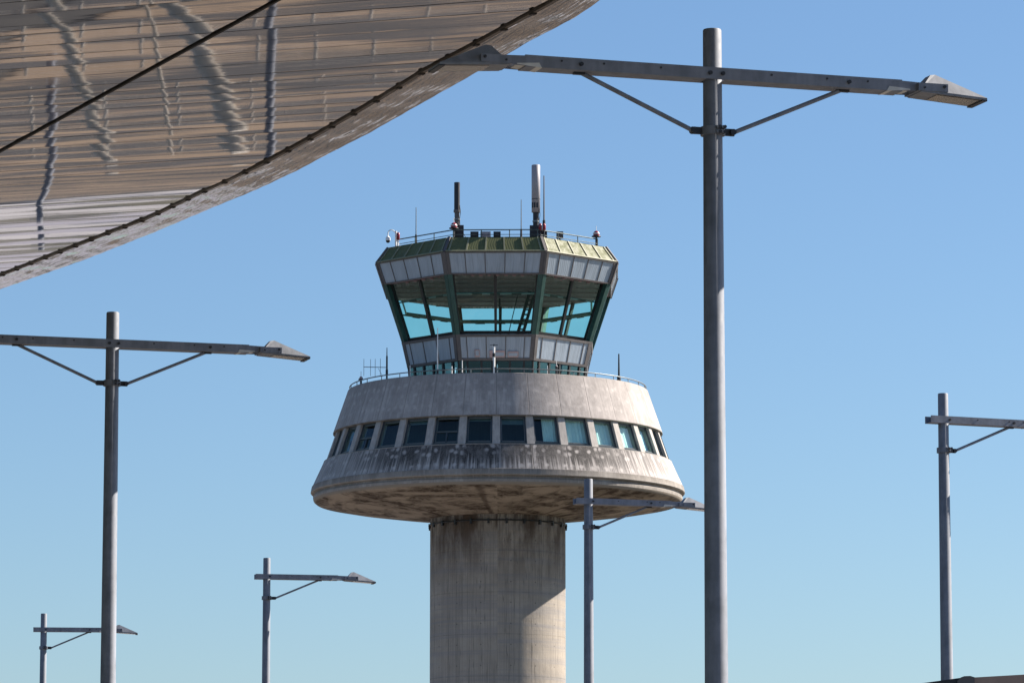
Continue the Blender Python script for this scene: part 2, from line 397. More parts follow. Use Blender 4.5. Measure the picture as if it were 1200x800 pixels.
strip('apron', 68, 84, 0, .004, pale)
a_ = MB(); a_.face([(-400, 330, .004), (400, 330, .004), (400, 1500, .004), (-400, 1500, .004)])
tag(a_.build('runway', m_ground('runway_concrete', (.21, .205, .24), (.30, .29, .325), .02)), kind='structure')
strip('service_road', 62, 68, 0, .004, asph)
lm = MB()
for k in range(60):
    a = RU*(-40+k*9)+RV*27.7
    lm.face([a-RV*.07+Vector((0, 0, .008)), a+RV*.07+Vector((0, 0, .008)), a+RV*.07+RU*3.5+Vector((0, 0, .008)), a-RV*.07+RU*3.5+Vector((0, 0, .008))])
tag(lm.build('road_markings', M['white']), kind='structure')

# ---------------------------------------------------------------- control tower
TY = 250.0; TX = at(583.4, 560, TY).x
PX = 19.85                                  # picture units per metre at the tower
def zl(y): return at(583.5, y, TY).z
tower = empty('control_tower', (TX, TY, 0))
tag(tower, 'concrete airport control tower with round drum and glazed octagonal cab on top', 'control tower')
def T(r, phi, z):                           # local: phi from camera side towards the right
    return Vector((r*math.sin(phi), -r*math.cos(phi), z))
NW = 32; PHI0 = R_(5.3); DP = 2*PI/NW
def ring_surf(name, prof, mat, seg=192, parent=tower, phase=PHI0+DP/2, smooth=True, v0=0):
    m = MB(); rows = []; uvr = []; v = -v0; prev = None
    for (r, z) in prof:
        if prev: v += math.hypot(r-prev[0], z-prev[1])
        prev = (r, z)
        rows.append([T(r, phase+2*PI*i/seg, z) for i in range(seg+1)]); uvr.append([(NW*i/seg, v) for i in range(seg+1)])
    m.grid(rows, uvr, smooth=smooth, flip=True)
    return m.build(name, mat, parent)
def subdiv(a, b, n): return [(a[0]+(b[0]-a[0])*i/n, a[1]+(b[1]-a[1])*i/n) for i in range(n+1)]

# shaft: thick wall down to the ground
rs = 79/PX
m = MB(); seg = 128
zs = [zl(609)+.3, zl(617.5), zl(640), zl(700), zl(800), zl(800)-8, 0]
rows = []; uvr = []
for z in zs:
    rows.append([T(rs, 2*PI*i/seg, z) for i in range(seg+1)]); uvr.append([(2*PI*i/seg*rs, zs[0]-z) for i in range(seg+1)])
m.grid(rows, uvr, flip=True); m.build('shaft', M['shaft'], tower)
# collar ring (lightning conductor band) with clips
m = MB(); zc = zl(616.5)
for k in range(96):
    m.tube(T(rs+.07, 2*PI*k/96, zc), T(rs+.07, 2*PI*(k+1)/96, zc), .045, n=6, caps=False)
for k in range(24):
    p = T(rs+.06, 2*PI*(k+.5)/24, zc-.05); m.box(p.x, p.y, p.z, .12, .12, .28, 2*PI*(k+.5)/24)
m.build('collar_ring', M['black'], tower)

Rt, zt = 176/PX, zl(459.5); Rb, zb = 192.8/PX, zl(509.5)
Rw0, zw0 = 190/PX, zb+.02; Rw1, zw1 = 201.5/PX, zl(542.5)
Rk, zk = 203.5/PX, zl(543); Rr, zr = 218/PX, zl(579)
# underside
und = MB(); prof = [(215.5/PX, zl(586.5)), (214.6/PX, zl(588.5)), (212/PX, zl(590.5)), (190/PX, zl(594.5)), (150/PX, zl(600)), (110/PX, zl(605)), (rs-.05, zl(609.5))]
rows = []; uvr = []
for r, z in prof:
    rows.append([T(r, 2*PI*i/160, z) for i in range(161)]); uvr.append([(NW*i/160., r) for i in range(161)])
und.grid(rows, uvr, flip=True); und.build('underside', M['under'], tower)
# rim (drip edge) below the lower cone
ring_surf('rim', [(Rr-.02, zr-.03), (Rr-.18, zr-.07), (Rr-.19, zl(582.5)), (215.5/PX, zl(583)), (215.8/PX, zl(583.6)), (215.5/PX, zl(586.5))], M['rimc'], smooth=False)
# lower cone with a thin lip near its foot
ring_surf('lower_cone', subdiv((Rk, zk), (Rr-.06, zr+.35), 6), M['skirt'])
ring_surf('sill_ledge', [(Rw1-.3, zk+.012), (Rk+.01, zk+.012), (Rk+.012, zk-.03)], M['rimc'], smooth=False)
ring_surf('drip_lip', [(Rr-.07, zr+.352), (Rr-.03, zr+.34), (Rr+.03, zr+.02), (Rr-.02, zr-.03)], M['rimc'], smooth=False)
# parapet
ring_surf('parapet', subdiv((Rt, zt-.03), (Rb, zb+.04), 6), M['parapet'])
ring_surf('coping', [(Rt-.35, zt-.9), (Rt-.35, zt), (Rt-.02, zt), (Rt+.002, zt-.031)], M['rimc'], smooth=False)
ring_surf('window_head', [(Rb+.002, zb+.041), (Rb+.004, zb), (Rb-.12, zb-.03), (Rw0-.5, zb-.03)], M['rimc'], smooth=False)
ring_surf('gallery_deck', [(Rt-.3, zt-.75), (3., zt-.75)], M['pillar'])
# pillars between the drum windows
def cone_r(f): return Rw0+(Rw1-Rw0)*f
def cone_z(f): return zw0+(zw1-zw0)*f
HW = .225
for k in range(NW):
    ph = PHI0+DP*(k+.5); m = MB()
    t_ = Vector((math.cos(ph), math.sin(ph), 0)); n_ = Vector((math.sin(ph), -math.cos(ph), 0))
    c = []
    for f in (1.0, 0.0):
        o = n_*cone_r(f)+Vector((0, 0, cone_z(f)))
        hw = HW*(1.0 if f else .93)
        c += [o-t_*hw, o+t_*hw, o+t_*hw-n_*.55, o-t_*hw-n_*.55]
    m.hexa(c); m.build('pillar', M['pillar'], tower)
# windows
fi, fo = .06, .94
for k in range(NW):
    ph = PHI0+DP*k; deg = math.degrees((ph+PI) % (2*PI)-PI)
    t_ = Vector((math.cos(ph), math.sin(ph), 0)); n_ = Vector((math.sin(ph), -math.cos(ph), 0))
    def wp(s, f, d):                         # s metres along, f down the slope 0..1, d depth inwards
        return n_*(cone_r(f)*math.cos(DP*.38)-d)+t_*s+Vector((0, 0, cone_z(f)))
    half0 = cone_r(0)*math.sin(DP/2)-HW*.93; half1 = cone_r(1)*math.sin(DP/2)-HW
    m = MB()
    def fb(s0, f0, s1, f1, w_=.10, d=.22):
        a = wp(s0, f0, d); b = wp(s1, f1, d); m.bar(a, b, .09, w_, up=(n_ if abs(f0-f1) < .01 else t_).cross((b-a).normalized()) if False else Vector((0, 0, 1)) if abs(f0-f1) < .01 else t_)
    fb(-half0, .05, half0, .05); fb(-half1, .95, half1, .95)
    fb(-half0+.04, .05, -half1+.04, .95); fb(half0-.04, .05, half1-.04, .95)
    if k in (NW-2, NW-5):                 # opening light in the lower half
        fb(-half0+.1, .55, half0-.1, .55, .09); fb(.0, .55, .0, .95, .09); 
    # sill
    s0 = wp(-half1, .99, -.0); 
    m.bar(wp(-half1, .985, .12), wp(half1, .985, .12), .26, .05)
    fr = m.build('drum_window', M['drum_frame'], tower)
    g = MB(); g.face([wp(-half1, .95, .25), wp(half1, .95, .25), wp(half0, .05, .25), wp(-half0, .05, .25)])
    g.build('pane', M['drum_glass'], fr)
    m = MB()
    for (p_, q_) in (((-half1+.12, .9), (half1-.12, .9)), ((-half0+.1, .1), (half0-.1, .1)), ((-half0+.1, .1), (-half1+.12, .9)), ((half0-.1, .1), (half1-.12, .9))):
        m.bar(wp(p_[0], p_[1], .235), wp(q_[0], q_[1], .235), .03, .035)
    m.build('gasket', M['frame_edge'], fr)
    bl = {0: .3, 31: .18, 30: .0, 29: .22, 28: .12, 27: .0, 2: .15, 6: .4, 26: .5, 1: .0}.get(k, (k*37 % 10)/20.)
    if bl > .05 and not 20 < deg < 66:
        m = MB(); hb = half0+(half1-half0)*bl
        m.face([wp(-hb+.05, bl, .38), wp(hb-.05, bl, .38), wp(half0-.05, .04, .38), wp(-half0+.05, .04, .38)]); m.bar(wp(-hb+.05, bl, .38), wp(hb-.05, bl, .38), .04, .05)
        m.build('roller_blind', M['blind'], fr)
    if 20 < deg < 66 or k == 1:
        g = MB(); n = 22; rows = []
        lo = .95 if deg > 20 else .9
        s_a, s_b = (-half1, half1) if deg > 25 else (-.1, half1)
        for f in (.03, lo):
            rows.append([wp(s_a+(s_b-s_a)*i/n, f, .5+.05*math.sin(i*1.9+k)+.02*math.sin(i*.7)) for i in range(n+1)])
        g.grid(rows); g.build('curtain', M['curtain'], fr)
m = MB()
m.grid([[T(7.8, 2*PI*i/48, z) for i in range(48)] for z in (zb+.1, zk-.2)], closed=True, flip=True)
m.grid([[T(r, 2*PI*i/48, zb-.02) for i in range(48)] for r in (Rw0-.3, 7.8)], closed=True)
m.grid([[T(r, 2*PI*i/48, zk+.0) for i in range(48)] for r in (Rw1-.3, 7.8)], closed=True)
m.build('drum_interior', M['inside'], tower)

# gallery railing
m = MB(); rr = Rt-.12; zrail = zt+.24; N = 128
for k in range(N):
    m.tube(T(rr, 2*PI*k/N, zrail), T(rr, 2*PI*(k+1)/N, zrail), .035, n=6, caps=False)
for k in range(36):
    m.tube(T(rr, 2*PI*k/36, zt-.1), T(rr, 2*PI*k/36, zrail), .025, n=5, caps=False)
m.build('gallery_railing', M['rail'], tower)

# ----- the cab, an octagon
A0 = R_(-1.2)
LV = {'top': (137.5, 298.6), 'wide': (151.7, 317.2), 'head': (142.8, 341.6), 'sill': (119.3, 407.6), 'foot': (112.3, 435.6), 'base': (110, 462)}
LV = {k: (r/PX, zl(y)) for k, (r, y) in LV.items()}
def fp(i, s, l0, l1, t, out=0.):
    """point on facet i: s 0..1 left to right, t 0..1 from level l0 to l1, pushed out along the facet normal"""
    (ra, za), (rb, zb_) = (LV[l0] if isinstance(l0, str) else l0), (LV[l1] if isinstance(l1, str) else l1)
    c = A0+i*PI/4; r = ra+(rb-ra)*t; z = za+(zb_-za)*t
    p = T(r, c-PI/8, z).lerp(T(r, c+PI/8, z), s)
    hn = Vector((math.sin(c), -math.cos(c), 0)); ap = math.cos(PI/8)
    sl = Vector((hn.x*(rb-ra)*ap, hn.y*(rb-ra)*ap, zb_-za)).normalized()
    tn = Vector((math.cos(c), math.sin(c), 0)); n = tn.cross(sl)
    if n.dot(hn) < 0: n = -n
    return p+n*out
def fwidth(r): return 2*r*math.sin(PI/8)
def slab(m, i, s0, s1, l0, l1, t0, t1, o0, o1, mi=0):
    c = [fp(i, s, l0, l1, t, o) for t in (t1, t0) for s, o in ((s0, o1), (s1, o1), (s1, o0), (s0, o0))]
    m.hexa(c, mi)
def uvslab(m, i, s0, s1, l0, l1, t0, t1, o1, n):
    m.face([fp(i, s0, l0, l1, t1, o1), fp(i, s1, l0, l1, t1, o1), fp(i, s1, l0, l1, t0, o1), fp(i, s0, l0, l1, t0, o1)],
           uv=[(i*7+s0*n, t1), (i*7+s1*n, t1), (i*7+s1*n, t0), (i*7+s0*n, t0)])
skirt_m = None
for i in range(8):
    # green sloping eaves
    m = MB(); uvslab(m, i, 0, 1, 'top', 'wide', 0, 1, 0, 5); gp = m.build('green_eave', M['green'], tower)
    m = MB()
    for s in (0.04, .215, .405, .595, .785, .96): slab(m, i, s-.008, s+.008, 'top', 'wide', 0.02, .97, .0, .05)
    slab(m, i, 0, 1, 'top', 'wide', .93, 1.0, .0, .07)
    m.build('seam_strip', M['green_seam'], gp)
    # grey upper fascia
    m = MB(); uvslab(m, i, .0, 1., 'wide', 'head', 0, 1, 0, 5)
    up = m.build('upper_fascia', M['panel'], tower)
    m = MB()
    for s in (.2, .4, .6, .8): slab(m, i, s-.004, s+.004, 'wide', 'head', .04, .96, .0, .03)
    slab(m, i, 0, 1, 'wide', 'head', 0, .045, .0, .05); slab(m, i, 0, 1, 'wide', 'head', .94, 1.0, -.25, .06)
    slab(m, i, 0, .045, 'wide', 'head', 0.045, .94, .0, .045); slab(m, i, .955, 1, 'wide', 'head', 0.045, .94, .0, .045)
    m.build('fascia_trim', M['trim'], up)
    # lower grey band
    m = MB(); uvslab(m, i, 0, 1, 'sill', 'foot', 0, 1, 0, 5)
    lo = m.build('lower_band', M['panel'], tower)
    m = MB()
    for s in (.13, .38, .63, .87): slab(m, i, s-.005, s+.005, 'sill', 'foot', .08, .95, .0, .03)
    slab(m, i, 0, 1, 'sill', 'foot', -.02, .08, -.2, .05); slab(m, i, 0, 1, 'sill', 'foot', .92, 1.02, -.2, .05)
    slab(m, i, 0, .05, 'sill', 'foot', .08, .92, 0, .045); slab(m, i, .95, 1, 'sill', 'foot', .08, .92, 0, .045)
    m.build('band_trim', M['trim'], lo)
    # corner post halves in teal
    m = MB()
    slab(m, i, 0, .05, 'head', 'sill', 0, 1, -.42, .03); m.build('corner_post', M['mullion'], tower)
    m = MB(); slab(m, i, .95, 1, 'head', 'sill', 0, 1, -.42, .03); m.build('corner_post', M['mullion'], tower)
    # two big windows per facet: frame, pane
    for (a, b) in ((.05, .5), (.5, .95)):
        m = MB(); bd = .016
        slab(m, i, a, a+bd, 'head', 'sill', 0, 1, -.44, -.28); slab(m, i, b-bd, b, 'head', 'sill', 0, 1, -.44, -.28)
        slab(m, i, a, b, 'head', 'sill', 0, .025, -.44, -.28); slab(m, i, a, b, 'head', 'sill', .955, 1, -.44, -.28)
        fr = m.build('cab_window', M['black'], tower)
        g = MB(); g.face([fp(i, a, 'head', 'sill', 1, -.36), fp(i, b, 'head', 'sill', 1, -.36), fp(i, b, 'head', 'sill', 0, -.36), fp(i, a, 'head', 'sill', 0, -.36)])
        g.build('pane', M['cab_glass'], fr)
        m = MB(); slab(m, i, a+.01, b-.01, 'head', 'sill', .338, .358, -.52, -.45, 0)
        m.build('blind_rail', M['rail'], fr)
    for s in (.3, .5, .74):
        m = MB(); slab(m, i, s-.06, s+.05, 'head', 'sill', .332, .365, -.46, -.42); m.build('blind_bracket', M['black'], tower)
    m = MB(); slab(m, i, .05, .95, 'head', 'sill', .335, .368, -.8, -.70); m.build('inner_rail', M['rail_teal'], tower)
    # gallery level glazing
    m = MB()
    for s in (.0, .12, .31, .5, .69, .88, 1.): slab(m, i, max(0, s-.014), min(1, s+.014), 'foot', 'base', 0, 1, -.12, .02)
    slab(m, i, 0, 1, 'foot', 'base', .0, .05, -.12, .03)
    fr = m.build('gallery_window', M['black'], tower)
    g = MB(); g.face([fp(i, 0, 'foot', 'base', 1, -.05), fp(i, 1, 'foot', 'base', 1, -.05), fp(i, 1, 'foot', 'base', 0, -.05), fp(i, 0, 'foot', 'base', 0, -.05)])
    g.build('pane', M['low_glass'], fr)
# ridge strips where eaves meet
for i in range(8):
    m = MB()
    a = fp(i, 0, 'top', 'wide', 0, .03); b = fp(i, 0, 'top', 'wide', 1, .03); m.bar(a, b, .16, .1)
    a = fp(i, 0, 'wide', 'head', 0, .02); b = fp(i, 0, 'wide', 'head', 1, .02); m.bar(a, b, .14, .14)
    m.build('corner_strip', M['trim'], tower)
# roof slab, ceiling, floors, core
m = MB()
rt, ztop = LV['top']; m.face([T(rt, A0+PI/8+i*PI/4, ztop+.02) for i in range(8)])
m.build('cab_roof', M['trim'], tower)
rh, zh = LV['head']; rw_, zw_ = LV['wide']
m = MB(); m.face([T(rh-.1, A0+PI/8+i*PI/4, zh+.02) for i in range(8)][::-1])
for k in range(-13, 14):
    x = k*.48; yy = math.sqrt(max(0, (rh*.9)**2-x*x)); m.box(x, 0, zh-.03, .2, 2*yy, .05)
ce = m.build('cab_ceiling', M['ceiling'], tower)
m = MB()
for k in range(-12, 13):
    x = (k+.5)*.48; yy = math.sqrt(max(0, (rh*.88)**2-x*x)); m.box(x, 0, zh-.05, .05, 2*yy, .03)
for k in range(-3, 4): m.box(0, k*1.7, zh-.11, 2*math.sqrt((rh*.88)**2-(k*1.7)**2), .14, .05)
m.build('ceiling_batten', m_plain('batten', (.34, .22, .25), .7), ce)
rs_, zs_ = LV['sill']
m = MB(); m.face([T(rs_-.45, A0+PI/8+i*PI/4, zs_-.55) for i in range(8)])
for i in range(8):                                    # desks behind the glass
    m.hexa([T(r, A0+(i+s)*PI/4, z) for z in (zs_-.5, zs_-.25) for r, s in ((rs_-.9, -.45), (rs_-.9, .45), (rs_-1.6, .45), (rs_-1.6, -.45))])
m.build('cab_floor', M['inside'], tower)
# diagonal ladder and a slim post inside
m = MB()
la, lb = at(610.5, 388, 251.5)-Vector((TX, TY, 0)), at(625, 338, 249.5)-Vector((TX, TY, 0))
sd_ = Vector((.16, 0, 0)); 
m.bar(la-sd_-(lb-la)*.3, lb-sd_+(lb-la)*.2, .15, .12); m.bar(la+sd_-(lb-la)*.3, lb+sd_+(lb-la)*.2, .15, .12)
for k in range(14):
    q = (la-(lb-la)*.3).lerp(lb+(lb-la)*.2, k/13); m.bar(q-sd_, q+sd_, .1, .08)
m.tube(la+Vector((-.85, 0, -.6)), la+Vector((.05, 0, 3.2)), .03, n=6)
m.build('inner_ladder', M['inside'], tower)
# the roof hatch truss: post standing inside left of the ladder
m = MB(); p = at(585.5, 388, 252)-Vector((TX, TY, 0)); m.tube(p-Vector((0, 0, 1)), p+Vector((0, 0, 3)), .05, n=6); m.build('inner_post', M['inside'], tower)
# plates fixed on the lower band, front facet
def plate(s0, s1, t0, t1, mat, name):
    m = MB(); slab(m, 0, s0, s1, 'sill', 'foot', t0, t1, .05, .09); o = m.build(name, M[mat], tower); return o
plate(.225, .29, .58, .88, 'pink', 'notice_plate'); plate(.42, .62, .62, .9, 'pink', 'notice_plate'); plate(.66, .8, .66, .9, 'pink', 'vent_box')
for s0, s1, t0, t1 in ((.235, .28, .62, .82), (.49, .61, .70, .84), (.672, .788, .72, .84)):
    m = MB(); slab(m, 0, s0, s1, 'sill', 'foot', t0, t1, .09, .1); m.build('plate_face', M['panel'], tower)
# roof railing
m = MB(); rq = 127/PX; zq = zl(288.5)
for i in range(8):
    a, b = T(rq, A0-PI/8+i*PI/4, 0), T(rq, A0+PI/8+i*PI/4, 0)
    up = Vector((0, 0, zq)); dn = Vector((0, 0, zq-.28))
    m.tube(a+up, b+up, .035, n=6); m.tube(a+dn, b+dn, .02, n=6)
    for k in range(3):
        q = a.lerp(b, k/3); m.tube(q+Vector((0, 0, ztop)), q+up, .028, n=6)
m.build('roof_railing', M['railt'], tower)

# ---------------------------------------------------------------- things on the tower
def onroof(x, y, Y): return at(x, y, Y)
def whip(name, label, x, ytop, ybot, Y, r, mat, group, basem='dark_metal', cat='antenna', tipy=None):
    b = at(x, ybot, Y); tp = at(x, ytop, Y); o = empty(name, b)
    h = tp.z-b.z; m = MB(); m.tube((0, 0, 0), (0, 0, h), r, r*.6, 8); m.build('rod', M[mat], o)
    m = MB(); m.tube((0, 0, -.25), (0, 0, min(.5, h*.2)), r*2.2, r*1.6, 8); m.build('base', M[basem], o)
    tag(o, label, cat, group); return o
G1 = 'whip antennas on the cab roof'
whip('whip_antenna', 'thin grey whip antenna on the cab roof, left of the dark mast', 487.5, 243, 283, 247, .035, 'rail', G1)
whip('whip_antenna', 'thin whip antenna on the cab roof between the two thick masts', 610.8, 234, 277, 247, .035, 'rail', G1)
whip('whip_antenna', 'tall dark rod antenna close to the right of the thick pale radome', 637.5, 206, 268, 245.5, .05, 'trim', G1)
# dark mast antenna
b = at(535.5, 279, 245); o = empty('mast_antenna', b); m = MB()
ztp = at(535.5, 214, 245).z-b.z; zmd = at(535.5, 247, 245).z-b.z
m.tube((0, 0, zmd), (0, 0, ztp), .17, n=20); m.build('radome', M['dark_metal'], o)
m = MB(); m.tube((0, 0, .2), (0, 0, zmd), .145, n=16); m.tube((0, 0, zmd-.1), (0, 0, zmd+.05), .2, n=16); m.build('mount', M['trim'], o)
m = MB(); m.box(.12, 0, .35, .55, .5, .75); m.build('base_box', M['dark_metal'], o)
tag(o, 'shorter dark cylindrical antenna mast on the cab roof, left of centre', 'antenna')
# tall pale radome
b = at(628, 279, 245); o = empty('radome_antenna', b); m = MB()
ztp = at(628, 193.5, 245).z-b.z; zmd = at(628, 249, 245).z-b.z; zbx = at(628, 265, 245).z-b.z
m.lathe((0, 0, 0), [(.01, zmd), (.25, zmd), (.25, ztp-.03), (.22, ztp), (.01, ztp)], 24); m.build('radome', M['radome'], o)
m = MB(); m.tube((0, 0, .2), (0, 0, zmd), .17, n=16); m.build('mount', M['dark_metal'], o)
m = MB(); m.box(-.05, 0, zbx/2, .62, .6, zbx); m.box(.45, .05, zbx*.3, .4, .5, zbx*.6); m.build('base_box', M['dark_metal'], o)
m = MB(); m.tube((0, 0, zmd+.75), (0, 0, zmd+.79), .256, n=24, caps=False)
for a in (-.9, -.3, .3): m.box(.25*math.sin(a), -.25*math.cos(a), zmd+.4, .1, .03, .3, a)
m.build('label_band', M['dark_metal'], o)
tag(o, 'tall thick pale grey cylindrical radome, the tallest antenna on the cab roof', 'antenna')
# feeder cables and clamps on the two masts
for nm, xx, z0_, z1_, off in (('mast_antenna', 535.5, .4, 1.9, .16), ('radome_antenna', 628, .4, 1.7, .2)):
    o_ = bpy.data.objects[nm]
    for q in (-.06, .05):
        m = MB(); pts_ = [Vector((off+q*.3+.03*math.sin(i*1.3+q*20), -.12+q, z0_+(z1_-z0_)*i/7)) for i in range(8)]
        m.path([Vector((off+.35, -.25, 0)), Vector((off+.22, -.22, z0_*.6))]+pts_, .018, 6); m.build('cable', M['black'], o_)
    m = MB(); m.tube((0, 0, z1_*.55), (0, 0, z1_*.55+.09), .2, n=16); m.build('clamp', M['rail'], o_)
# obstruction lights
def beacon(label, x, ybot, Y, h, r, wide=True):
    b = at(x, ybot, Y); o = empty('obstruction_light', b)
    m = MB(); m.tube((0, 0, -.2), (0, 0, h-r*1.6), .06, n=10); m.lathe((0, 0, h-r*2.2), [(0.01, 0), (r*1.6, .02), (r*1.6, .07), (0.01, .09)], 16); m.build('stem', M['dark_metal'], o)
    m = MB(); m.lathe((0, 0, h-r*1.9), [(r*1.0, 0), (r*1.1, r*.5), (r*1.02, r*1.3), (r*.6, r*1.8), (.01, r*2)], 16); m.build('lens', M['red'], o)
    m = MB(); m.lathe((0, 0, h-r*1.9), [(r*1.12, r*.8), (r*1.15, r*1.0), (r*1.12, r*1.2)], 16); m.tube((0, 0, h), (0, 0, h+.3), .015, n=6); m.build('cage', M['white'], o)
    tag(o, label, 'warning light', 'red obstruction lights on the tower'); return o
beacon('red and white warning light at the right corner of the cab roof', 698.8, 286, 247.5, .78, .17)
beacon('red and white warning light in front of the dark mast on the roof', 531.8, 278, 244.3, .85, .17)
beacon('small red warning light behind the gallery railing, in front of the right glazing', 652, 438, 243.4, .5, .06)
beacon('small dark warning light at the far left end of the gallery railing', 423, 452, 247.6, .55, .10)
for lab, x in (('small red lamp right at the foot of the pale radome', 633.2), ('small red lamp at the foot of the tall rod antenna', 637.6)):
    b = at(x, 270, 244.2); o = empty('red_lamp', b)
    m = MB(); m.lathe((0, 0, 0), [(.01, 0), (.1, .02), (.1, .32), (.06, .4), (.01, .42)], 12); m.build('lens', M['red'], o)
    m = MB(); m.tube((0, 0, -.4), (0, 0, 0), .04, n=8); m.build('stem', M['dark_metal'], o)
    tag(o, lab, 'warning light', 'red lamps beside the radome')
# dome camera on a bent arm
b = at(464, 287.5, 247.5); o = empty('dome_camera', b)
m = MB(); m.tube((0, 0, -.1), (0, 0, .85), .06, n=8)
arc = [Vector((-.06, 0, .78))]+[Vector((-.27+.2*math.cos(a), 0, .72+.2*math.sin(a))) for a in [R_(v) for v in range(30, 181, 25)]]+[Vector((-.47, 0, .55))]
m.path(arc, .03); m.build('arm', M['white'], o)
m = MB(); m.lathe((-.47, 0, .28), [(.01, -.14), (.1, -.1), (.13, 0)], 14); m.build('dome', M['black'], o)
m = MB(); m.lathe((-.47, 0, .28), [(.14, 0), (.14, .16), (.05, .28), (.01, .29)], 14); m.build('housing', M['white'], o)
tag(o, 'small white dome camera on a bent arm at the left corner of the roof', 'camera')
b = at(466.5, 287, 247.2); o = empty('red_lamp', b)
m = MB(); m.lathe((0, 0, .28), [(.01, 0), (.1, .02), (.1, .4), (.05, .46), (.01, .47)], 12); m.build('lens', M['red'], o)
m = MB(); m.tube((0, 0, -.2), (0, 0, .28), .05, n=8); m.build('stem', M['white'], o)
tag(o, 'small red lamp beside the dome camera at the left roof corner', 'warning light')
# equipment boxes on the roof
for x, wd, lab in ((556, .48, 'small dark equipment box on the cab roof, nearest the dark mast'), (569, .6, 'paler equipment box in the middle of three on the cab roof'), (582.5, .42, 'small dark equipment box on the cab roof, rightmost of the row of three')):
    b = at(x, 279, 245.6); m = MB(); m.box(0, 0, .15, wd, .4, .42); m.box(0, -.21, .2, wd*.6, .03, .18)
    m.box(-wd*.3, 0, -.1, .06, .3, .15); m.box(wd*.3, 0, -.1, .06, .3, .15)
    ob = m.build('equipment_box', M['radome'] if 565 < x < 575 else M['dark_metal']); ob.location = b; tag(ob, lab, 'box', 'equipment boxes behind the roof railing')
b = at(656, 280.5, 246.2); m = MB(); m.box(0, 0, .25, .4, .35, .38); m.tube((0, 0, -.2), (0, 0, .1), .05); m.box(0, -.18, .25, .3, .02, .28)
ob = m.build('junction_box', M['trim']); ob.location = b; tag(ob, 'grey junction box on the roof railing right of the pale radome', 'box')
# gallery things
G2 = 'antennas along the gallery'
whip('rod_antenna', 'plain black rod antenna standing alone on the right of the gallery', 725.3, 414.5, 447, 246.3, .065, 'black', G2)
whip('rod_antenna', 'thin white whip antenna before the left glazing of the gallery', 512.7, 384, 443, 242.3, .04, 'white', G2)
whip('rod_antenna', 'short white stub antenna before the left gallery glazing near the corner post', 529.5, 429, 443, 241.9, .045, 'white', G2)
whip('rod_antenna', 'short white stub antenna at the left corner of the front glazing', 541.6, 422, 440, 241.6, .035, 'white', G2)
whip('rod_antenna', 'short white stub antenna at the leftmost edge of the gallery glazing', 480.5, 428, 446, 243.2, .035, 'white', G2)
whip('rod_antenna', 'short pale stub antenna before the right glazing beside the red light', 641.5, 428, 441, 241.8, .03, 'white', G2)
# weather mast, front centre
b = at(578.8, 441, 241.2); o = empty('weather_mast', b); hh = at(578.8, 403, 241.2).z-b.z
m = MB(); m.tube((0, 0, -.3), (0, 0, hh*.6), .07, n=10); m.tube((0, 0, hh*.72), (0, 0, hh*.92), .065, n=10); m.build('white_section', M['white'], o)
m = MB(); m.tube((0, 0, hh*.6), (0, 0, hh*.72), .09, n=10); m.box(-.1, 0, .45, .1, .1, .9); m.box(.1, 0, .3, .08, .1, .5); m.tube((0, 0, hh*.92), (0, 0, hh), .025, n=8); m.bar((-.22, 0, hh*.97), (.22, 0, hh*.97), .03, .03); m.build('sensor', M['black'], o)
tag(o, 'black and white instrument mast standing at the front centre of the gallery', 'weather mast')
# yagi
b = at(453.3, 444, 246); o = empty('yagi_antenna', b); k_ = 246/FPX*1.01
m = MB(); m.tube((0, 0, -.25), (0, 0, 1.35), .055, .05, n=8); m.tube((0, 0, 1.35), (0, 0, 1.85), .03, .02, n=8); m.box(0, 0, .4, .14, .14, .3); m.build('mast', M['dark_metal'], o)
m = MB(); zb_ = .68; m.tube((.02, 0, zb_), (-1.36, 0, zb_+.03), .022, n=6); m.tube((-.5, 0, zb_-.05), (-.24, 0, zb_-.52), .012, n=5); m.build('boom', M['rail'], o)
for x, h0, h1 in ((-1.34, -.5, .5), (-.95, -.5, .48), (-.68, -.52, .5), (-.38, -.5, .52)):
    m = MB(); m.tube((x, 0, zb_+h0), (x, 0, zb_+h1), .014, n=5); m.build('element', M['rail'], o)
tag(o, 'comb-shaped yagi antenna with four vertical elements at the left of the gallery', 'antenna')

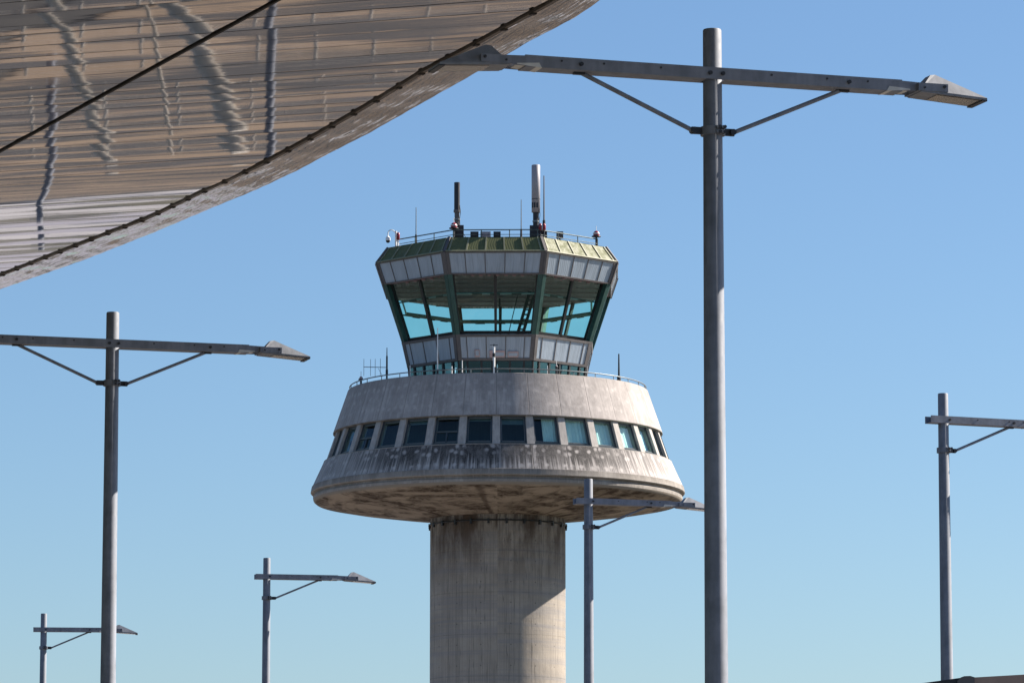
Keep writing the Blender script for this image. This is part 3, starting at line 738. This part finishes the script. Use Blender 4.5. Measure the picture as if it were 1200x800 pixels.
# ---------------------------------------------------------------- street lamps
ZTOP = 11.2
def make_lamp(double, L, stub=.3, drop=.49, cl=1.07, rtop=.098, rbot=.135):
    o = empty('street_lamp')
    za = ZTOP-drop; zc_ = ZTOP-cl
    m = MB(); n = 32
    m.grid([[(r*math.cos(2*PI*i/n), r*math.sin(2*PI*i/n), z) for i in range(n)] for r, z in ((rbot, .13), (rtop, ZTOP-.012), (rtop*.93, ZTOP))], closed=True)
    m.face([(rtop*.93*math.cos(2*PI*i/n), rtop*.93*math.sin(2*PI*i/n), ZTOP) for i in range(n)])
    m.build('pole', M['pole'], o)
    m = MB(); m.box(0, 0, .15, .42, .42, .05)
    for a in range(4): m.tube((.16*math.cos(PI/4+a*PI/2), .16*math.sin(PI/4+a*PI/2), .13), (.16*math.cos(PI/4+a*PI/2), .16*math.sin(PI/4+a*PI/2), .22), .02, n=6)
    m.build('base_plate', M['pole'], o)
    W = rtop*2+.035; H = .125; e = W/2
    for sgn in ((1, -1) if double else (1,)):
        m = MB(); xe = (L-.72)*sgn; xs = -stub if (sgn == 1 and not double) else 0.0
        # U channel: two side plates and a bottom web, tapering before the lamp
        xt = (L-.95)*sgn
        for sd in (-1, 1):
            y = sd*e
            m.hexa([(xs, y-.008, za-H/2), (xt, y-.008, za-H/2), (xt, y+.008, za-H/2), (xs, y+.008, za-H/2),
                    (xs, y-.008, za+H/2), (xt, y-.008, za+H/2), (xt, y+.008, za+H/2), (xs, y+.008, za+H/2)])
            # end fork gripping the housing
            xf = (L-.46)*sgn
            m.hexa([(xt, y-.006, za-H*.42), (xf, y-.006, za-H*.34), (xf, y+.006, za-H*.34), (xt, y+.006, za-H*.42),
                    (xt, y-.006, za+H*.42), (xf, y-.006, za+H*.3), (xf, y+.006, za+H*.3), (xt, y+.006, za+H*.42)])
        for (x0, x1) in ((xs, -rtop*1.05) if xs < 0 else (None, None), (rtop*1.05*sgn, xt)):
            if x0 is None or abs(x0-x1) < .02: continue
            m.box((x0+x1)/2, 0, za-H/2+.004, abs(x1-x0), 2*e-.02, .008)
        arm = m.build('arm', M['arm'], o)
        m = MB()
        for x in (rtop*.72, .62, 1.25, L*.49, L*.56):
            rb = .022 if x in (rtop*.72, L*.49) else .012
            m.tube((x*sgn, -e-.03 if rb > .02 else -e-.015, za+(0 if rb > .02 else .02)), (x*sgn, -e+.002, za+(0 if rb > .02 else .02)), rb, n=8)
        m.build('bolt', M['dark_metal'], arm)
        # strut
        m = MB(); a = Vector(((rtop+.13)*sgn, 0, zc_)); b = Vector((L*.48*sgn, 0, za-H/2-.0))
        m.tube(a, b, .024, n=10); m.build('strut', M['pole'], o)
        m = MB(); m.box((rtop+.07)*sgn, 0, zc_, .14, .03, .075); m.tube(((rtop+.12)*sgn, -.045, zc_), ((rtop+.12)*sgn, .045, zc_), .034, n=10)
        m.build('strut_bracket', M['dark_metal'], o)
        m = MB(); m.box(L*.485*sgn, 0, za-H/2-.005, .12, .05, .04); m.build('strut_bracket', M['dark_metal'], o)
        # luminaire: wedge housing with a glazed underside
        x0, xp, x1 = (L-.76), (L-.60), L
        m = MB(); hw = .20; zb0, zb1 = za-.085, za-.115; zp = za+.155
        def X(v): return v*sgn
        bl = [(X(x0), -hw*.9, zb0+.02), (X(x1), -hw, zb1), (X(x1), hw, zb1), (X(x0), hw*.9, zb0+.02)]
        rim = [(X(x0), -hw*.9, zb0+.045), (X(x1), -hw, zb1+.022), (X(x1), hw, zb1+.022), (X(x0), hw*.9, zb0+.045)]
        pk = [(X(xp), -hw*.35, zp-.01), (X(xp+.06), -hw*.28, zp), (X(xp+.06), hw*.28, zp), (X(xp), hw*.35, zp-.01)]
        for q in ((0, 1, 2, 3),): m.face([bl[i] for i in q[::-1]])
        for i in range(4):
            j = (i+1) % 4; m.face([bl[i], bl[j], rim[j], rim[i]]); m.face([rim[i], rim[j], pk[j], pk[i]])
        m.face(pk); hs = m.build('luminaire', M['lamp_case'], o)
        m = MB(); m.box(X(L-.62), 0, za-.012, .34, .385, .085); m.build('mount_box', M['arm'], hs)
        m = MB(); m.tube((X(L-.49), -.205, za+.0), (X(L-.49), -.19, za+.0), .017, n=8); m.build('bolt', M['dark_metal'], hs); m = MB(); m.tube((X(L-.72), -.205, za-.02), (X(L-.72), -.19, za-.02), .012, n=8); m.build('bolt', M['dark_metal'], hs)
        m = MB(); m.hexa([(X(x), y, zb1-.012 if x > L-.3 else zb0-.008) for x, y in ((L-.06, -hw), (L, -hw), (L, hw), (L-.06, hw))]+[(X(x), y, zb1+.0) for x, y in ((L-.06, -hw), (L, -hw), (L, hw), (L-.06, hw))]); m.build('lens_frame', M['dark_metal'], hs)
        m = MB(); dx = .07
        zlow = lambda x: zb0+.02+(zb1-zb0-.02)*((x-x0)/(x1-x0))-.006
        m.face([(X(x0+.2), -hw*.72, zlow(x0+.2)), (X(x1-dx), -hw*.78, zlow(x1-dx)), (X(x1-dx), hw*.78, zlow(x1-dx)), (X(x0+.2), hw*.72, zlow(x0+.2))][::-1])
        m.build('lens', M['lens'], hs)
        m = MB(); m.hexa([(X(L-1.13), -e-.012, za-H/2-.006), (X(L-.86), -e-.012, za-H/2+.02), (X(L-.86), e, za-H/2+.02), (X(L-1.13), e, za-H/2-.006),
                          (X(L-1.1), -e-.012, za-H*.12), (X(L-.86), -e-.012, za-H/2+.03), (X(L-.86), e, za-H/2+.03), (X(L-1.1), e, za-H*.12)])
        m.build('lit_patch', M['plate'], arm)  # added pale wedge: the bright lit patch near the arm's end, put into colour
    m = MB(); m.tube((0, 0, zc_-.045), (0, 0, zc_+.045), rbot*.2+rtop*.86+.02, n=24)
    for dx in (-.028, .028):
        for dz in (-.025, .025): m.tube((dx+.03, -rtop-.07, zc_+dz), (dx+.03, -rtop+.01, zc_+dz), .018, n=8)
    m.build('clamp', M['dark_metal'] if False else M['pole'], o)
    m = MB()
    for dx in (0.0, .055):
        for dz in (-.026, .026): m.tube((dx+.02, -rtop-.075, zc_+dz), (dx+.02, -rtop-.0, zc_+dz), .019, n=8)
    m.build('clamp_bolts', M['dark_metal'], o)
    return o
def place_lamp(o, x, ytop, az, label, group):
    p = atz(x, ytop, ZTOP); o.location = (p.x, p.y, 0); o.rotation_euler = (0, 0, R_(90-az)); tag(o, label, 'street lamp', group)
gd = 'double-armed street lamps'; gs = 'single-armed street lamps'
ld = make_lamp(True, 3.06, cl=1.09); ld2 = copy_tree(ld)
place_lamp(ld, 834.5, 35, 72.0, 'largest street lamp, double armed, tall grey pole right of the tower', gd)
place_lamp(ld2, 132.3, 366, 73.0, 'double-armed grey street lamp at the left, its left arm cut by the frame', gd)
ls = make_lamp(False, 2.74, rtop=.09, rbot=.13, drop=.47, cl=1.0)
place_lamp(ls, 1105, 461, 67.5, 'grey street lamp at the right edge, its luminaire cut by the frame', gs)
for x, y, az, lab in ((689.5, 561, 72, 'single-armed grey street lamp overlapping the underside of the tower drum'),
                      (312.8, 653.5, 78, 'short-looking distant street lamp just left of the tower shaft'),
                      (51.5, 718.5, 85, 'smallest and farthest street lamp at the bottom left corner')):
    place_lamp(copy_tree(ls), x, y, az, lab, gs)

# ---------------------------------------------------------------- terminal canopy
ZC = 13.7
can = empty('terminal_canopy', (0, 0, 0))
tag(can, 'huge mirror-like slatted roof overhang sweeping across the top left corner', 'canopy')
SD = Vector((math.sin(R_(-71.5)), math.cos(R_(-71.5)), 0)); TD = Vector((-SD.y*-1, 0, 0))
TD = Vector((math.cos(R_(-71.5)), -math.sin(R_(-71.5)), 0))      # perpendicular, receding
def st(p): return (p.x*SD.x+p.y*SD.y, p.x*TD.x+p.y*TD.y)
seam_px = [(760, -70), (700, -32), (650, 0), (606, 24), (555, 52), (498, 82), (451, 111), (378, 153.5), (340, 174), (300, 195), (235, 225), (175, 254), (107, 280), (0, 322), (-120, 360), (-260, 395)]
lip_px = [(820, -75), (762, -36), (704, 0), (672, 22), (625, 46), (562, 83), (498, 119), (429, 158), (397, 174), (346, 201), (300, 222.5), (257, 240), (180, 272.5), (100, 304), (0, 339), (-120, 374), (-260, 405)]
T0, T1, SLP = 60.2, 64.5, .060
def rise(t):                                  # the soffit sweeps gently upwards towards its far end
    if t <= T0: return 0.
    q = min(1, (t-T0)/(T1-T0)); h = SLP*(T1-T0)*(q**3-q**4/2)
    return h+SLP*max(0, t-T1)
def on_soffit(x, y, dz=0.):
    z = ZC
    for _ in range(40):
        p = atz(x, y, z+dz); z = .5*z+.5*(ZC+rise(st(p)[1]))
    return atz(x, y, z+dz)
seamW = [on_soffit(x, y) for x, y in seam_px]
d0 = (seamW[0]-seamW[3]).normalized(); seamW = [seamW[0]+d0*25]+seamW
lipW = [on_soffit(x, y, .005) for x, y in lip_px]; d1 = (lipW[0]-lipW[3]).normalized(); lipW = [lipW[0]+d1*25]+lipW
seamST = sorted([(st(p)[1], st(p)[0]) for p in seamW])
def s_edge(t):
    if t <= seamST[0][0]: return seamST[0][1]+(t-seamST[0][0])
    for (t0, s0), (t1, s1) in zip(seamST[:-1], seamST[1:]):
        if t <= t1: return s0+(s1-s0)*(t-t0)/(t1-t0)
    (t0, s0), (t1, s1) = seamST[-2:]; return s1+(t-t1)*(s1-s0)/(t1-t0)
WSL = .62
tmin, tmax = seamST[0][0]+1, seamST[-1][0]
rnd = random.Random(3)
m = MB(); k = 0; t = tmin
while t < tmax:
    w_ = WSL*rnd.uniform(.8, 1.15); tilt = rnd.gauss(0, .0036); np_ = 9
    b = .0003+.0005*rnd.random(); amp = [rnd.uniform(-1, 1) for _ in range(6)]
    rows = []; uvr = []; L = 46
    for j in range(np_):
        tau = j/(np_-1); tt = t+.010+(w_-.020)*tau; s0 = s_edge(tt); zb_ = rise(tt)
        row = []; ur = []
        for i in range(90):
            f = i/89.; s = s0+L*f**1.25
            wv = .0005*math.sin(s*.9+amp[0]*1.5+tau*1.5*amp[3])+.0004*math.sin(s*2.3+amp[1]*2+tau*amp[4]*2)+.003*math.sin(s*.33+amp[2]*3)
            z = ZC + zb_ - b*(1-(2*tau-1)**2) + tilt*(tau-.5)*w_ + wv*(tau-.5)
            p = SD*s+TD*tt; row.append(Vector((p.x, p.y, z))); ur.append((s, k+.02+.96*tau))
        rows.append(row); uvr.append(ur)
    m.grid(rows, uvr, smooth=True)
    for row in (rows[0], rows[-1]): m.grid([row, [q+Vector((0, 0, .014)) for q in row]], smooth=True)
    k += 1; t += w_
m.build('soffit', M['slat'], can)
m = MB(); tt = [tmin+i*(tmax-tmin)/60 for i in range(61)]
m.grid([[SD*s_edge(t)+TD*t+Vector((0, 0, ZC+rise(t)+.03)) for t in tt], [SD*(s_edge(t)+46)+TD*t+Vector((0, 0, ZC+rise(t)+.03)) for t in tt]], smooth=False)
m.build('backing', M['joint'], can)
m = MB(); inn = [p+(RV*-46)+Vector((0, 0, 1.0)) for p in lipW]
m.grid([[p+Vector((0, 0, .05)) for p in lipW], [p-RV*.8+Vector((0, 0, .5)) for p in lipW], inn], smooth=True)
m.build('roof_sheet', M['roofskin'], can)
def resample(poly, n):
    d = [0]
    for a, b in zip(poly[:-1], poly[1:]): d.append(d[-1]+(b-a).length)
    out = []; j = 0
    for i in range(n):
        q = d[-1]*i/(n-1)
        while j < len(d)-2 and d[j+1] < q: j += 1
        out.append(poly[j].lerp(poly[j+1], (q-d[j])/(d[j+1]-d[j])))
    return out
NS = 520
sW, lW = resample(seamW, NS), resample(lipW, NS)
m = MB(); rows = []; uvr = []
for j in range(9):
    f = j/8; row = []; ur = []
    for i in range(NS):
        p = sW[i].lerp(lW[i], f); ss = i*.14
        z = p.z + .012*math.sin(ss*2.1+4*f)*f*(1-f)*2 + .006*math.sin(ss*4.3+1.3*math.sin(ss*.7)+f*7)*(.3+f*(1-f)*2) - .003*f*(1-f)*4 + .002*math.sin(ss*9.1+5*f)*f
        row.append(Vector((p.x, p.y, z))); ur.append((ss, f*2+100))
    rows.append(row); uvr.append(ur)
m.grid(rows, uvr); m.build('edge_panel', M['edge'], can)
m = MB(); m.grid([rows[-1], [p+Vector((0, 0, .07)) for p in lW]]); m.build('edge_trim', M['seam'], can)
m = MB()
for a, b in zip(seamW[:-1], seamW[1:]): m.bar(a+Vector((0, 0, -.012)), b+Vector((0, 0, -.012)), .06, .03)
sr = m.build('seam_rail', M['seam'], can)
cl = resample(seamW, 70)
for q in cl[15:]:
    m = MB(); m.box(q.x, q.y, q.z-.035, .07, .1, .016, R_(23)); m.build('clip', M['joint'], sr)
a = on_soffit(0, 178, -.012); b = on_soffit(327, 0, -.012); d = (b-a)
m = MB(); m.bar(a-d*2, b+d*2, .035, .025); m.build('joint_strip', M['joint'], can)
for k, (x, y) in enumerate(((-21, 60), (-27, 78), (-13, 36))):
    m = MB(); m.tube((0, 0, 0), (0, 0, ZC+.1), .35, .28, 24); m.build('column', M['steel'], can).location = (x, y, 0)

# pale steel posts standing below the frame, mirrored in the soffit
def leaning(label, a, b, r):
    o = empty('leaning_post', (a[0], a[1], 0)); A = Vector((0, 0, 0)); B = Vector((b[0]-a[0], b[1]-a[1], b[2]))
    m = MB(); m.tube(A, B, r, r, 20); m.build('tube', M['steel'], o)
    m = MB(); m.lathe((0, 0, 0), [(r*1.6, 0), (r*1.6, .1), (r*1.1, .25)], 16); m.build('foot', M['steel'], o)
    tag(o, label, 'steel post', 'steel posts seen mirrored in the canopy')
leaning('thin leaning steel post mirrored at the left of the canopy soffit', (-12.4, 101), (-9.6, 101, 7.3), .15)
leaning('thick leaning steel post mirrored near the middle of the canopy soffit', (-9.4, 99), (-6.4, 99, 7.2), .24)
leaning('slender leaning steel rod mirrored between the two thicker posts', (-9.3, 100), (-8.1, 100, 7.0), .05)

# low post-and-rail barriers on the paving, also seen only as mirror images
for Y_, lab, n_ in ((118, 'white post and rail barrier on the nearer paving, mirrored in the canopy', 12), (129, 'white post and rail barrier on the farther paving, mirrored in the canopy', 9)):
    o = empty('barrier', (-8, Y_, .13), R_(7))
    for h in (.55, 1.05):
        m = MB(); m.tube((-9, 0, h), (9, 0, h), .035, n=8); m.build('rail', M['steel'], o)
    for k in range(n_):
        m = MB(); m.tube((-9+18*k/(n_-1), 0, 0), (-9+18*k/(n_-1), 0, 1.1), .05, n=8); m.build('post', M['steel'], o)
    tag(o, lab, 'barrier', 'barriers on the brown paving')

# ---------------------------------------------------------------- low roof at the bottom right
sh = empty('shelter', (0, 0, 0)); YS = 34.0
def sp(x, y, Y=YS): return at(x, y, Y)
m = MB()
a0, a1 = sp(1072, 801), sp(1126, 793.5); dn = Vector((0, 0, -.16)); bk = Vector((.6, 5.0, .25))
m.hexa([a0+dn, a1+dn, a1+dn+bk, a0+dn+bk, a0, a1, a1+bk, a0+bk])
m.build('roof_flap', M['dark_metal'], sh)
b0, b1 = sp(1126, 794), sp(1290, 784.5)
m = MB(); dn2 = Vector((0, 0, -.3)); m.hexa([b0+dn2, b1+dn2, b1+dn2+bk, b0+dn2+bk, b0, b1, b1+bk, b0+bk]); m.build('roof', M['brownroof'], sh)
m = MB(); hp = [(1122, 797), (1126, 793), (1130, 791.6), (1137, 791.3), (1142, 792.8)]
P = [sp(x, y, YS-.02) for x, y in hp]; m.face([p for p in P]+[P[-1]+Vector((0, 0, -.2)), P[0]+Vector((0, 0, -.2))])
for p, q in zip(P[:-1], P[1:]): m.face([p, q, q+bk*.95, p+bk*.95])
m.build('ridge_cap', M['trim'], sh)
m = MB(); 
for p in (sp(1100, 801), sp(1280, 790)):
    for dy in (.4, 4.4): m.tube((p.x, p.y+dy, .13), (p.x, p.y+dy, p.z), .06, n=10)
m.build('post', M['dark_metal'], sh)
tag(sh, 'dark brown low roof edge peeking in at the bottom right corner', 'shelter')

sc.cycles.use_denoising = True
sc.cycles.max_bounces = 10; sc.cycles.transparent_max_bounces = 24
